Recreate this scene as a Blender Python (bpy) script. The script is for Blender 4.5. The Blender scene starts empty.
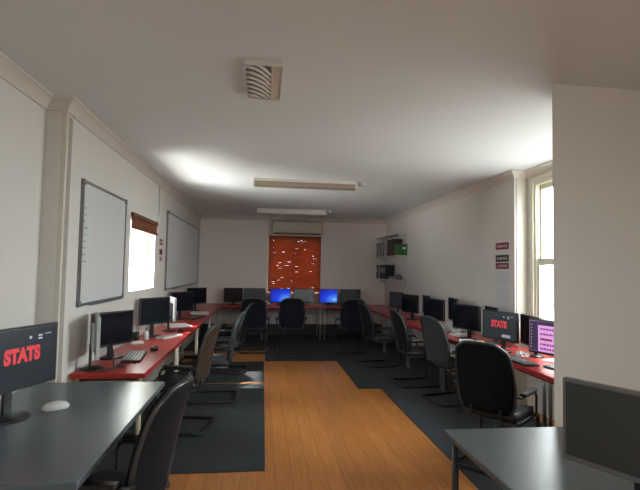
import bpy, bmesh, math, random
from mathutils import Vector, Matrix
random.seed(7)
SC = bpy.context.scene
COL = SC.collection
PI = math.pi

# ------------------------------------------------------------------ helpers
def mat(name, col, rough=0.6, metal=0.0, var=0.0, scale=8.0, bump=0.0, spec=0.5, emit=None, estr=0.0):
    m = bpy.data.materials.new(name); m.use_nodes = True
    nt = m.node_tree; b = nt.nodes['Principled BSDF']
    b.inputs['Base Color'].default_value = (*col, 1)
    b.inputs['Roughness'].default_value = rough
    b.inputs['Metallic'].default_value = metal
    b.inputs['Specular IOR Level'].default_value = spec
    if emit:
        b.inputs['Emission Color'].default_value = (*emit, 1)
        b.inputs['Emission Strength'].default_value = estr
    if var or bump:
        tc = nt.nodes.new('ShaderNodeTexCoord')
        n = nt.nodes.new('ShaderNodeTexNoise'); n.inputs['Scale'].default_value = scale
        n.inputs['Detail'].default_value = 5
        nt.links.new(tc.outputs['Object'], n.inputs['Vector'])
        if var:
            r = nt.nodes.new('ShaderNodeMix'); r.data_type = 'RGBA'
            r.inputs[6].default_value = (*[max(0, c*(1-var)) for c in col], 1)
            r.inputs[7].default_value = (*[min(1, c*(1+var)) for c in col], 1)
            nt.links.new(n.outputs['Fac'], r.inputs[0]); nt.links.new(r.outputs[2], b.inputs['Base Color'])
        if bump:
            bp = nt.nodes.new('ShaderNodeBump'); bp.inputs['Strength'].default_value = bump
            bp.inputs['Distance'].default_value = 0.01
            nt.links.new(n.outputs['Fac'], bp.inputs['Height']); nt.links.new(bp.outputs['Normal'], b.inputs['Normal'])
    return m

class MB:
    def __init__(s): s.bm = bmesh.new()
    def box(s, c, d, rot=None, bev=0.0, seg=2):
        """box of size d centred on c"""
        r = bmesh.ops.create_cube(s.bm, size=1.0)
        vs = r['verts']
        bmesh.ops.scale(s.bm, vec=d, verts=vs)
        if bev:
            es = list({e for v in vs for e in v.link_edges})
            q = bmesh.ops.bevel(s.bm, geom=es, offset=bev, segments=seg, affect='EDGES', profile=0.5)
            vs = list({v for v in q['verts']} | {v for v in vs if v.is_valid})
        if rot is not None: bmesh.ops.rotate(s.bm, cent=(0,0,0), matrix=rot, verts=vs)
        bmesh.ops.translate(s.bm, vec=c, verts=vs)
        return s
    def b2(s, lo, hi, bev=0.0, seg=2):
        lo, hi = Vector(lo), Vector(hi)
        return s.box((lo+hi)/2, hi-lo, bev=bev, seg=seg)
    def tube(s, pts, r, n=8, closed=False, cap=True):
        pts = [Vector(p) for p in pts]; N = len(pts); rings = []
        up = None
        for i, p in enumerate(pts):
            if closed: t = (pts[(i+1) % N]-pts[i-1])
            else: t = pts[min(i+1, N-1)]-pts[max(i-1, 0)]
            t.normalize()
            if up is None:
                up = t.orthogonal().normalized()
            else:
                up = (up - t*up.dot(t))
                up = up.normalized() if up.length > 1e-6 else t.orthogonal().normalized()
            w = t.cross(up)
            rings.append([s.bm.verts.new(p+(up*math.cos(a)+w*math.sin(a))*r) for a in [2*PI*k/n for k in range(n)]])
        for i in range(N if closed else N-1):
            a, b = rings[i], rings[(i+1) % N]
            for k in range(n):
                f = s.bm.faces.new((a[k], a[(k+1) % n], b[(k+1) % n], b[k])); f.smooth = True
        if cap and not closed:
            s.bm.faces.new(list(reversed(rings[0]))); s.bm.faces.new(rings[-1])
        return s
    def lathe(s, prof, c=(0,0,0), n=20, sx=1, sy=1):
        rings = []
        for (r, z) in prof:
            rings.append([s.bm.verts.new((c[0]+sx*r*math.cos(2*PI*k/n), c[1]+sy*r*math.sin(2*PI*k/n), c[2]+z)) for k in range(n)])
        for a, b in zip(rings, rings[1:]):
            for k in range(n):
                f = s.bm.faces.new((a[k], a[(k+1) % n], b[(k+1) % n], b[k])); f.smooth = True
        s.bm.faces.new(list(reversed(rings[0]))); s.bm.faces.new(rings[-1])
        return s
    def prism(s, prof, p0, p1, side, up=(0,0,1), k0=0.0, k1=0.0):
        """extrude a 2D profile (u along side, v along up) from p0 to p1"""
        p0, p1, side, up = Vector(p0), Vector(p1), Vector(side), Vector(up)
        d = (p1-p0).normalized()
        A = [s.bm.verts.new(p0+side*u+up*v+d*(k0*u)) for u, v in prof]     # k0, k1 shear the ends into mitres
        B = [s.bm.verts.new(p1+side*u+up*v+d*(k1*u)) for u, v in prof]
        n = len(prof)
        for k in range(n): s.bm.faces.new((A[k], A[(k+1) % n], B[(k+1) % n], B[k]))
        s.bm.faces.new(list(reversed(A))); s.bm.faces.new(B)
        return s
    def slab(s, fn, nu, nv, th):
        """closed curved slab: fn(u,v)->(point, normal)"""
        F, B = [], []
        for j in range(nv+1):
            rf, rb = [], []
            for i in range(nu+1):
                p, nn = fn(i/nu, j/nv)
                p = Vector(p); nn = Vector(nn).normalized()
                rf.append(s.bm.verts.new(p+nn*th/2)); rb.append(s.bm.verts.new(p-nn*th/2))
            F.append(rf); B.append(rb)
        def q(a, b, c, d):
            f = s.bm.faces.new((a, b, c, d)); f.smooth = True
        for j in range(nv):
            for i in range(nu):
                q(F[j][i], F[j][i+1], F[j+1][i+1], F[j+1][i]); q(B[j][i], B[j+1][i], B[j+1][i+1], B[j][i+1])
        for j in range(nv):
            q(F[j][0], F[j+1][0], B[j+1][0], B[j][0]); q(F[j][nu], B[j][nu], B[j+1][nu], F[j+1][nu])
        for i in range(nu):
            q(F[0][i], B[0][i], B[0][i+1], F[0][i+1]); q(F[nv][i], F[nv][i+1], B[nv][i+1], B[nv][i])
        return s
    def build(s, name, m, parent=None, loc=None, rz=0):
        bmesh.ops.recalc_face_normals(s.bm, faces=s.bm.faces)
        me = bpy.data.meshes.new(name); s.bm.to_mesh(me); s.bm.free()
        me.materials.append(m)
        o = bpy.data.objects.new(name, me); COL.objects.link(o)
        if parent: o.parent = parent
        if loc is not None: o.location = loc
        o.rotation_euler[2] = rz
        return o

def tag(o, label, cat, group=None):
    o['label'] = label; o['category'] = cat
    if group: o['group'] = group
    return o
def thing(name, label, cat, loc=(0,0,0), rz=0, group=None):
    o = bpy.data.objects.new(name, None); COL.objects.link(o)
    o.empty_display_size = 0.1
    o.location = loc; o.rotation_euler[2] = rz
    return tag(o, label, cat, group)
def struct(name, mb, m, parent=None):
    o = mb.build(name, m, parent)
    if not parent: o['kind'] = 'structure'
    return o
def copy_tree(o, parent=None):
    c = o.copy(); COL.objects.link(c)
    if parent: c.parent = parent
    for ch in list(o.children): copy_tree(ch, c)
    return c
def dup(src, label, loc, rz=0, group=None):
    c = copy_tree(src); c.location = loc; c.rotation_euler[2] = rz; c['label'] = label
    if group: c['group'] = group
    return c

def lettering(txt, size, m, name, parent, loc, rot, offset=0.0, ext=0.0006, width=None):
    cu = bpy.data.curves.new(name, 'FONT'); cu.body = txt; cu.size = size
    cu.align_x = 'CENTER'; cu.align_y = 'CENTER'; cu.offset = offset; cu.extrude = ext
    t = bpy.data.objects.new('tmp_text', cu); COL.objects.link(t)
    dg = bpy.context.evaluated_depsgraph_get(); dg.update()
    me = bpy.data.meshes.new_from_object(t.evaluated_get(dg))
    bpy.data.objects.remove(t); bpy.data.curves.remove(cu)
    me.name = name; me.materials.clear(); me.materials.append(m)
    o = bpy.data.objects.new(name, me); COL.objects.link(o)
    o.parent = parent; o.location = loc; o.rotation_euler = rot
    if width: o.scale = (width, 1, 1)
    return o

# ------------------------------------------------------------------ dimensions
XL, XR, YB, H = -1.48, 2.985, 11.2, 2.806        # main room
XLN, XRN, YF = -1.61, 3.15, -2.6                 # wider front part
CZ = 1.5867
T = 0.14

# ------------------------------------------------------------------ materials
M = {}
M['wall'] = mat('painted_plaster', (0.635, 0.605, 0.565), 0.75, var=0.03, scale=2.0, bump=0.03)
M['wall_back'] = mat('plaster_rosy_lightened', (0.80, 0.71, 0.67), 0.75, var=0.03, scale=2.0, bump=0.03)  # rosy paint, lightened to make up for missing light at the back
M['ceil'] = mat('ceiling_paint', (0.70, 0.735, 0.745), 0.85, var=0.02, scale=1.5)
M['trim'] = mat('trim_paint', (0.60, 0.56, 0.48), 0.5, var=0.02)
M['cornice'] = mat('cornice_paint', (0.62, 0.57, 0.52), 0.65, var=0.02)
M['frame'] = mat('window_frame_paint', (0.72, 0.68, 0.55), 0.45)
M['dark_base'] = mat('dark_skirting', (0.03, 0.028, 0.03), 0.5)
M['red'] = mat('red_laminate', (0.42, 0.028, 0.024), 0.32, var=0.08, scale=6)
M['red_edge'] = mat('red_edging', (0.36, 0.016, 0.012), 0.45)
M['dark_top'] = mat('dark_laminate', (0.085, 0.11, 0.13), 0.28, var=0.1, scale=4)
M['metal'] = mat('pale_metal', (0.55, 0.54, 0.50), 0.35, metal=0.6)
M['cream_metal'] = mat('cream_metal', (0.55, 0.50, 0.38), 0.4)
M['mid_metal'] = mat('grey_metal', (0.26, 0.26, 0.25), 0.4, metal=0.5)
M['black_metal'] = mat('black_metal', (0.012, 0.012, 0.014), 0.35)
M['grey_metal'] = mat('charcoal_metal', (0.07, 0.075, 0.08), 0.35, metal=0.7)
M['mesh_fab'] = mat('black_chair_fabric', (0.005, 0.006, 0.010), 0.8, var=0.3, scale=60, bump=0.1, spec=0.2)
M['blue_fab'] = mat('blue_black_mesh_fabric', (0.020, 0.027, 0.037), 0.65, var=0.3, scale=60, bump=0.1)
M['glare_fab'] = mat('chair_cover_floor_glare', (0.036, 0.019, 0.012), 0.55, var=0.2, scale=40)  # dark chair cover, glare reflected from the wood floor painted in as brown
M['seat'] = mat('seat_fabric', (0.022, 0.024, 0.028), 0.55, var=0.2, scale=50)
M['pc_black'] = mat('black_plastic', (0.010, 0.010, 0.013), 0.35)
M['pc_grey'] = mat('grey_plastic', (0.16, 0.16, 0.17), 0.45)
M['pc_silver'] = mat('silver_plastic', (0.45, 0.46, 0.46), 0.4)
M['white_pl'] = mat('white_plastic', (0.70, 0.70, 0.68), 0.4)
M['screen_off'] = mat('screen_off', (0.006, 0.007, 0.012), 0.16)
M['screen_dull'] = mat('screen_off_dull', (0.007, 0.008, 0.011), 0.5, spec=0.2)
M['screen_grey'] = mat('screen_off_matt', (0.040, 0.046, 0.050), 0.35)
M['screen_off_sheen'] = mat('screen_off_sheen', (0.20, 0.22, 0.23), 0.35)  # switched-off screen, its reflection painted in as pale grey
M['screen_dark'] = mat('screen_lit_dark', (0.01, 0.012, 0.016), 0.25, emit=(0.03, 0.04, 0.05), estr=0.5)
M['txt_red'] = mat('red_screen_letters', (0.4, 0.02, 0.02), 0.5, emit=(0.9, 0.05, 0.08), estr=0.42)
M['txt_pale'] = mat('pale_screen_marks', (0.4, 0.4, 0.45), 0.5, emit=(0.6, 0.62, 0.8), estr=0.25)
M['lilac'] = mat('lilac_screen', (0.3, 0.2, 0.4), 0.4, emit=(0.80, 0.40, 0.80), estr=0.8)
M['violet'] = mat('violet_screen', (0.05, 0.03, 0.1), 0.4, emit=(0.04, 0.015, 0.07), estr=0.25)
M['plum'] = mat('plum_screen_rows', (0.2, 0.02, 0.1), 0.4, emit=(0.24, 0.04, 0.26), estr=0.7)
M['maroon_row'] = mat('maroon_screen_row', (0.2, 0.02, 0.05), 0.4, emit=(0.25, 0.02, 0.05), estr=0.8)
M['paper'] = mat('white_paper', (0.72, 0.72, 0.72), 0.8, var=0.03)
M['paper_blue'] = mat('bluish_paper', (0.56, 0.57, 0.58), 0.8, var=0.05, scale=12)
M['maroon'] = mat('maroon_print', (0.16, 0.012, 0.025), 0.6)
M['ink'] = mat('black_print', (0.015, 0.015, 0.02), 0.6)
M['pink_ink'] = mat('pale_print', (0.55, 0.40, 0.40), 0.6)
M['board'] = mat('whiteboard_enamel', (0.63, 0.635, 0.62), 0.3, var=0.03, scale=3)
M['alu'] = mat('aluminium', (0.22, 0.22, 0.22), 0.35, metal=0.7)
M['ink_blue'] = mat('faint_marker', (0.30, 0.32, 0.36), 0.6)
M['tan'] = mat('tan_box_card', (0.40, 0.27, 0.14), 0.7)
M['yellowed'] = mat('yellowed_diffuser', (0.26, 0.20, 0.15), 0.45)
M['batten'] = mat('batten_white', (0.66, 0.63, 0.58), 0.45)
M['ac'] = mat('ac_beige', (0.56, 0.50, 0.39), 0.45)
M['shelf'] = mat('shelf_grey', (0.62, 0.60, 0.58), 0.5)
M['green'] = mat('green_card', (0.03, 0.12, 0.03), 0.6, var=0.5, scale=14)
M['cable'] = mat('black_cable', (0.01, 0.01, 0.01), 0.5)
M['binder_w'] = mat('binder_spine_white', (0.42, 0.42, 0.43), 0.6)
M['maroon_box'] = mat('dark_maroon_card', (0.04, 0.012, 0.016), 0.6)
M['bag'] = mat('grey_bag_film', (0.36, 0.37, 0.36), 0.4, var=0.2, scale=20)

def wood_floor():
    m = bpy.data.materials.new('orange_laminate_planks'); m.use_nodes = True
    nt = m.node_tree; b = nt.nodes['Principled BSDF']; N = nt.nodes.new; L = nt.links.new
    tc = N('ShaderNodeTexCoord')
    mp = N('ShaderNodeMapping'); mp.inputs['Rotation'].default_value = (0, 0, PI/2)
    L(tc.outputs['Object'], mp.inputs['Vector'])
    br = N('ShaderNodeTexBrick'); br.inputs['Scale'].default_value = 1.0
    br.inputs['Brick Width'].default_value = 1.3; br.inputs['Row Height'].default_value = 0.13
    br.inputs['Mortar Size'].default_value = 0.0015
    br.inputs['Color1'].default_value = (0.60, 0.245, 0.062, 1); br.inputs['Color2'].default_value = (0.50, 0.195, 0.048, 1)
    br.inputs['Mortar'].default_value = (0.16, 0.05, 0.012, 1)
    L(mp.outputs[0], br.inputs['Vector'])
    st = N('ShaderNodeMapping'); st.inputs['Scale'].default_value = (26, 1.6, 1)
    L(tc.outputs['Object'], st.inputs['Vector'])
    no = N('ShaderNodeTexNoise'); no.inputs['Scale'].default_value = 1.6; no.inputs['Detail'].default_value = 6
    L(st.outputs[0], no.inputs['Vector'])
    mx = N('ShaderNodeMix'); mx.data_type = 'RGBA'; mx.blend_type = 'MULTIPLY'; mx.inputs[0].default_value = 0.55
    rp = N('ShaderNodeValToRGB'); rp.color_ramp.elements[0].position = 0.3; rp.color_ramp.elements[0].color = (0.55, 0.45, 0.38, 1)
    rp.color_ramp.elements[1].position = 0.7
    L(no.outputs['Fac'], rp.inputs[0]); L(br.outputs['Color'], mx.inputs[6]); L(rp.outputs[0], mx.inputs[7])
    L(mx.outputs[2], b.inputs['Base Color']); b.inputs['Roughness'].default_value = 0.38
    return m
M['wood'] = wood_floor()
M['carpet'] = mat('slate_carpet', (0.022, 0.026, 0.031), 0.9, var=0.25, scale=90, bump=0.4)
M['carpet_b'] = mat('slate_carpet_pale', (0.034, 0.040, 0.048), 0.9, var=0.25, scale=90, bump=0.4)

def bamboo(name, c1, c2, trans):
    m = bpy.data.materials.new(name); m.use_nodes = True
    nt = m.node_tree; N = nt.nodes.new; L = nt.links.new
    b = nt.nodes['Principled BSDF']; out = nt.nodes['Material Output']
    tc = N('ShaderNodeTexCoord'); mp = N('ShaderNodeMapping'); mp.inputs['Scale'].default_value = (3, 3, 45)
    no = N('ShaderNodeTexNoise'); no.inputs['Scale'].default_value = 1.5; no.inputs['Detail'].default_value = 4
    L(tc.outputs['Object'], mp.inputs['Vector']); L(mp.outputs[0], no.inputs['Vector'])
    rp = N('ShaderNodeValToRGB'); rp.color_ramp.elements[0].color = (*c1, 1); rp.color_ramp.elements[1].color = (*c2, 1)
    rp.color_ramp.elements[0].position = 0.3; rp.color_ramp.elements[1].position = 0.7
    L(no.outputs['Fac'], rp.inputs[0]); L(rp.outputs[0], b.inputs['Base Color']); b.inputs['Roughness'].default_value = 0.6
    tr = N('ShaderNodeBsdfTranslucent'); L(rp.outputs[0], tr.inputs['Color'])
    mx = N('ShaderNodeMixShader'); mx.inputs[0].default_value = trans
    L(b.outputs[0], mx.inputs[1]); L(tr.outputs[0], mx.inputs[2]); L(mx.outputs[0], out.inputs['Surface'])
    return m
M['blind'] = bamboo('red_brown_bamboo', (0.24, 0.062, 0.020), (0.40, 0.115, 0.036), 0.45)
M['blind_l'] = bamboo('brown_bamboo', (0.14, 0.045, 0.020), (0.24, 0.085, 0.038), 0.15)

def glass():
    m = bpy.data.materials.new('window_glass'); m.use_nodes = True
    nt = m.node_tree; N = nt.nodes.new; L = nt.links.new
    nt.nodes.remove(nt.nodes['Principled BSDF']); out = nt.nodes['Material Output']
    t = N('ShaderNodeBsdfTransparent'); t.inputs[0].default_value = (0.96, 0.97, 0.96, 1)
    g = N('ShaderNodeBsdfGlossy'); g.inputs['Roughness'].default_value = 0.02
    mx = N('ShaderNodeMixShader'); mx.inputs[0].default_value = 0.05
    L(t.outputs[0], mx.inputs[1]); L(g.outputs[0], mx.inputs[2]); L(mx.outputs[0], out.inputs['Surface'])
    return m
M['glass'] = glass()

def desktop_screen():
    m = bpy.data.materials.new('blue_desktop_screen'); m.use_nodes = True
    nt = m.node_tree; b = nt.nodes['Principled BSDF']; N = nt.nodes.new; L = nt.links.new
    tc = N('ShaderNodeTexCoord')
    mp = N('ShaderNodeMapping'); mp.inputs['Location'].default_value = (-0.14, 0, 0.13); mp.inputs['Scale'].default_value = (1, 1, 1.6)
    L(tc.outputs['Object'], mp.inputs['Vector'])
    ln = N('ShaderNodeVectorMath'); ln.operation = 'LENGTH'; L(mp.outputs[0], ln.inputs[0])
    rp = N('ShaderNodeValToRGB'); e = rp.color_ramp.elements
    e[0].position = 0.0; e[0].color = (0.35, 0.70, 1.0, 1)
    e[1].position = 0.46; e[1].color = (0.012, 0.015, 0.36, 1)
    x = e.new(0.06); x.color = (0.09, 0.30, 0.95, 1)
    x = e.new(0.22); x.color = (0.015, 0.06, 0.80, 1)
    L(ln.outputs['Value'], rp.inputs[0])
    b.inputs['Base Color'].default_value = (0.01, 0.01, 0.02, 1); b.inputs['Roughness'].default_value = 0.5; b.inputs['Specular IOR Level'].default_value = 0.15
    L(rp.outputs[0], b.inputs['Emission Color']); b.inputs['Emission Strength'].default_value = 0.9
    return m
M['desktop'] = desktop_screen()

# ------------------------------------------------------------------ the room
struct('floor', MB().b2((XLN-T, YF-T, -0.1), (XRN+T, YB+T, 0)), M['wood'])
struct('ceiling', MB().b2((XLN-T, YF-T, H), (XRN+T, YB+T, H+0.12)), M['ceil'])

def wall_x(name, x0, x1, y0, y1, m, holes=()):
    """wall slab between x0..x1, running y0..y1, with (ya,yb,za,zb) openings"""
    w = MB(); y = y0
    for (ya, yb, za, zb) in holes:
        w.b2((x0, y, 0), (x1, ya, H)); w.b2((x0, ya, 0), (x1, yb, za)); w.b2((x0, ya, zb), (x1, yb, H)); y = yb
    w.b2((x0, y, 0), (x1, y1, H))
    return struct(name, w, m)
def wall_y(name, y0, y1, x0, x1, m, holes=()):
    w = MB(); x = x0
    for (xa, xb, za, zb) in holes:
        w.b2((x, y0, 0), (xa, y1, H)); w.b2((xa, y0, 0), (xb, y1, za)); w.b2((xa, y0, zb), (xb, y1, H)); x = xb
    w.b2((x, y0, 0), (x1, y1, H))
    return struct(name, w, m)

W1 = (5.43, 6.63, 1.28, 2.19)          # left window (y,y,z,z)
W2 = (0.125, 1.37, 1.0, 2.34)          # back window (x,x,z,z)
W3 = (3.08, 5.12, 0.95, 2.66)          # right window
W4 = (-1.3, -0.3, 0.95, 2.63)  # unseen window added in the right wall near the camera for front light
W5 = (0.95, 2.25, 1.15, 2.30)          # unseen window added behind the camera to light the pier           
wall_x('wall_left', XL-T, XL, 3.752, YB, M['wall'], [W1])
wall_x('wall_left_front', XLN-T, XLN, YF, 3.752, M['wall'])
wall_x('wall_right', XR, XR+T, 5.25, YB, M['wall'])
wall_x('wall_right_front', XRN, XRN+T, YF, 5.40, M['wall'], [W4, W3])
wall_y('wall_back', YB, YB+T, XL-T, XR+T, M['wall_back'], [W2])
wall_y('wall_front', YF-T, YF, XLN-T, XRN+T, M['wall'], [W5])
YN0, YN1, XN = 3.60, 3.752, -1.467        # stub of the removed wall on the left
struct('wall_stub_left', MB().b2((XLN, YN0, 0), (XN, 3.635, H)).b2((XLN, 3.635, 0), (-1.545, YN1, H)).b2((-1.545, 3.635, H-0.1), (XL, YN1, H)), M['wall'])
struct('trim_1', MB().b2((XN-0.022, YN0-0.008, 0), (XN+0.010, YN0+0.025, H-0.088), bev=0.004), M['trim'])
XP, YP0, YP1 = 1.823, 2.75, 3.00         # wall pier on the right
struct('wall_pier_right', MB().prism([(XP, YP0), (XRN, YP0), (XRN, YP1), (XP+0.20, YP1)], (0, 0, 0), (0, 0, H), (1, 0, 0), (0, 1, 0)), M['wall'])

# cove cornice
cv = [(0, 0), (0, -0.09), (0.012, -0.09), (0.014, -0.078), (0.026, -0.06), (0.045, -0.036), (0.066, -0.018), (0.078, -0.014), (0.08, 0)]
def cornice(i, p0, p1, side, k0, k1):
    struct('trim_%d' % i, MB().prism(cv, p0, p1, side, k0=k0, k1=k1), M['cornice'])
cornice(2, (XL, YN1, H), (XL, YB, H), (1, 0, 0), 0, -1)
cornice(3, (XLN, YF, H), (XLN, YN0, H), (1, 0, 0), 0, -1)
cornice(4, (XLN, YN0, H), (XN, YN0, H), (0, -1, 0), 1, 1)
cornice(5, (XN, YN0, H), (XN, YN1, H), (1, 0, 0), -1, 0)
cornice(6, (XR, 5.25, H), (XR, YB, H), (-1, 0, 0), -1, -1)
cornice(7, (XR, 5.25, H), (XRN, 5.25, H), (0, -1, 0), -1, -1)
cornice(8, (XRN, YP1, H), (XRN, 5.25, H), (-1, 0, 0), 0, -1)
cornice(9, (XL, YB, H), (XR, YB, H), (0, -1, 0), 1, -1)
# skirting
struct('baseboard_left', MB().b2((XL, YN1, 0), (XL+0.015, YB, 0.11)), M['trim'])
struct('baseboard_right', MB().b2((XR-0.015, 5.25, 0), (XR, YB, 0.11)), M['trim'])
struct('baseboard_back', MB().b2((XL+0.015, YB-0.018, 0), (XR-0.015, YB, 0.26)), M['dark_base'])
# white corner bead on the edge of the right return
struct('trim_10', MB().b2((XR+0.02, 5.236, 0), (XRN-0.02, 5.25, H-0.09)), M['trim'])

# roof eave outside the left wall
struct('trim_11', MB().b2((XL-T-0.32, 4.6, 2.25), (XL-T-0.001, 7.6, 2.33)), M['trim'])
# windows
def bars_x(x0, x1, y0, y1, z0, z1, fw, rails=(), muls=()):
    w = MB()
    w.b2((x0, y0, z0), (x1, y0+fw, z1)); w.b2((x0, y1-fw, z0), (x1, y1, z1))
    w.b2((x0, y0+fw, z0), (x1, y1-fw, z0+fw)); w.b2((x0, y0+fw, z1-fw), (x1, y1-fw, z1))
    for z in rails: w.b2((x0+0.002, y0+fw, z-0.035), (x1-0.002, y1-fw, z+0.035))
    for y in muls: w.b2((x0+0.002, y-0.03, z0+fw), (x1-0.002, y+0.03, z1-fw))
    return w
fr = struct('window_1', bars_x(XL-T, XL-T+0.05, *W1, 0.035, (), ()), M['frame'])
MB().b2((XL-T+0.02, W1[0]+0.04, W1[2]+0.04), (XL-T+0.026, W1[1]-0.04, W1[3]-0.04)).build('pane', M['glass'], fr)
MB().b2((XL-T+0.05, W1[0], W1[2]), (XL+0.02, W1[1], W1[2]+0.018), bev=0.004).build('sill', M['white_pl'], fr)
fr = struct('added_window_5', MB().b2((W5[0], YF-T, W5[2]), (W5[0]+0.05, YF-T+0.06, W5[3])).b2((W5[1]-0.05, YF-T, W5[2]), (W5[1], YF-T+0.06, W5[3]))
    .b2((W5[0]+0.05, YF-T, W5[3]-0.05), (W5[1]-0.05, YF-T+0.06, W5[3])).b2((W5[0]+0.05, YF-T, W5[2]), (W5[1]-0.05, YF-T+0.06, W5[2]+0.05))
    .b2((1.58, YF-T+0.002, W5[2]+0.05), (1.62, YF-T+0.058, W5[3]-0.05)), M['frame'])
MB().b2((W5[0]+0.04, YF-T+0.02, W5[2]+0.04), (W5[1]-0.04, YF-T+0.026, W5[3]-0.04)).build('pane', M['glass'], fr)
fr = struct('window_2', MB().b2((W2[0], YB+0.08, W2[2]), (W2[0]+0.05, YB+T, W2[3])).b2((W2[1]-0.05, YB+0.08, W2[2]), (W2[1], YB+T, W2[3]))
    .b2((W2[0]+0.05, YB+0.08, W2[3]-0.05), (W2[1]-0.05, YB+T, W2[3])).b2((W2[0]+0.05, YB+0.08, W2[2]), (W2[1]-0.05, YB+T, W2[2]+0.05))
    .b2((0.72, YB+0.082, W2[2]+0.05), (0.77, YB+T, W2[3]-0.05)), M['frame'])
MB().b2((W2[0]+0.04, YB+0.1, W2[2]+0.04), (W2[1]-0.04, YB+0.106, W2[3]-0.04)).build('pane', M['glass'], fr)
def sash_window(name, W, xw):
    y0, y1, z0, z1 = W
    f = struct(name, bars_x(xw, xw+0.10, y0, y1, z0, z1, 0.045), M['frame'])
    zm = 1.71
    up = MB()                                          # upper sash, set outwards
    up.b2((xw+0.055, y0+0.045, zm-0.03), (xw+0.09, y1-0.045, zm+0.03)); up.b2((xw+0.055, y0+0.045, z1-0.10), (xw+0.09, y1-0.045, z1-0.045))
    up.b2((xw+0.055, y0+0.045, zm+0.03), (xw+0.09, y0+0.075, z1-0.10)); up.b2((xw+0.055, y1-0.075, zm+0.03), (xw+0.09, y1-0.045, z1-0.10))
    s1 = up.build('upper_sash', M['frame'], f)
    MB().b2((xw+0.07, y0+0.09, zm), (xw+0.075, y1-0.09, z1-0.09)).build('pane', M['glass'], s1)
    lo = MB()
    lo.b2((xw+0.010, y0+0.045, zm-0.035), (xw+0.05, y1-0.045, zm+0.04)); lo.b2((xw+0.015, y0+0.045, z0+0.045), (xw+0.05, y1-0.045, z0+0.12))
    lo.b2((xw+0.015, y0+0.045, z0+0.12), (xw+0.05, y0+0.085, zm-0.035)); lo.b2((xw+0.015, y1-0.085, z0+0.12), (xw+0.05, y1-0.045, zm-0.035))
    s2 = lo.build('lower_sash', M['frame'], f)
    MB().b2((xw+0.03, y0+0.08, z0+0.1), (xw+0.035, y1-0.08, zm-0.02)).build('pane', M['glass'], s2)
    MB().b2((xw-0.05, y0-0.05, z0-0.03), (xw-0.0005, y1+0.02, z0)).build('sill', M['frame'], f)
    MB().b2((xw-0.02, y1-0.01, z0), (xw-0.0005, y1+0.05, z1+0.05)).b2((xw-0.02, y0-0.03, z1), (xw-0.0005, y1-0.01, z1+0.05)).build('architrave', M['frame'], f)
    return f
sash_window('window_3', W3, XRN)
sash_window('added_window_4', W4, XRN)

# ------------------------------------------------------------------ carpet pieces on the wood
def carpet(label, x0, x1, y0, y1, k='carpet'):
    o = MB().b2((x0, y0, 0.0), (x1, y1, 0.007), bev=0.003, seg=1).build('carpet_piece', M[k])
    tag(o, label, 'carpet', 'slate carpet pieces laid over the wood floor')
carpet('slate carpet piece on the left floor nearest the dark table', XL+0.02, 0.055, 3.75, 6.54)
carpet('slate carpet piece on the left with a square of sunlight', XL+0.02, 0.055, 6.595, 8.03)
carpet('slate carpet piece in the back left corner beyond the wood strip', XL+0.02, 0.075, 9.07, YB-0.02)
carpet('slate carpet piece before the back window desks', 0.08, XR-0.02, 8.07, YB-0.02)
carpet('slate carpet piece under the middle right chairs', 1.305, XR-0.02, 6.19, 8.06)
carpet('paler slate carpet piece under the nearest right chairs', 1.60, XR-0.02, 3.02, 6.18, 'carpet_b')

# ------------------------------------------------------------------ desks
def make_desk(label, x0, x1, y0, y1, group, top='red', edge='red_edge', leg='metal', z=0.74, th=0.04):
    cx, cy = (x0+x1)/2, (y0+y1)/2; w, d = x1-x0, y1-y0
    t = thing('desk', label, 'desk', (cx, cy, 0.007), 0, group)
    zz = z-0.007
    tp = MB().b2((-w/2+0.003, -d/2+0.003, zz-th), (w/2-0.003, d/2-0.003, zz), bev=0.006).build('desktop', M[top], t)
    for sx in (-1, 1):
        for sy in (-1, 1):
            x, y = sx*(w/2-0.05), sy*(d/2-0.05)
            MB().tube([(x, y, 0), (x, y, zz-th)], 0.018, 10).lathe([(0.022, 0), (0.022, 0.03), (0.019, 0.035)], (x, y, 0), 10).build('leg', M[leg], t)
    f = MB()
    for sy in (-1, 1): f.b2((-w/2+0.07, sy*(d/2-0.05)-0.01, zz-th-0.025), (w/2-0.07, sy*(d/2-0.05)+0.01, zz-th))
    for sx in (-1, 1): f.b2((sx*(w/2-0.05)-0.01, -d/2+0.07, zz-th-0.025), (sx*(w/2-0.05)+0.01, d/2-0.07, zz-th))
    f.build('underframe', M['black_metal'], t)
    return t
DL, DR, DB = -0.90, 2.344, 10.446
GL, GB, GR = 'red desks along the left wall', 'red desks along the back wall', 'red desks along the right wall'
n = 4; y0, y1 = 3.857, DB-0.004
lab = ['red desk by the left wall nearest the dark table, keyboard on its corner', 'red desk by the left wall with the sunlit patch beneath its window',
       'red desk under the far whiteboard on the left wall, second from the back', 'red desk in the far left corner with white papers on it']
for i in range(n): make_desk(lab[i], XL+0.012, DL, y0+(y1-y0)*i/n, y0+(y1-y0)*(i+1)/n, GL, leg='cream_metal' if i < 2 else 'metal')
for l, a, b in [('red desk in the back left corner with black monitors', XL+0.012, 0.06), ('red desk under the orange blind with the left blue screen', 0.06, 1.36),
                ('red desk at the back right beside the shelves, right blue screen', 1.36, XR-0.02)]:
    make_desk(l, a, b, DB, YB-0.03, GB)
lab = ['red desk along the right wall beside the white pier, purple screen on it', 'red desk along the right wall with the STATS screen', 'red desk along the right wall behind the mesh chair, grey bag on it',
       'red desk on the right, second from the back wall row', 'red desk on the right nearest the shelves']
n = 5; y0, y1 = 3.03, DB-0.004
for i in range(n): make_desk(lab[i], DR, XR-0.02, y0+(y1-y0)*i/n, y0+(y1-y0)*(i+1)/n, GR, leg='mid_metal')
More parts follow.
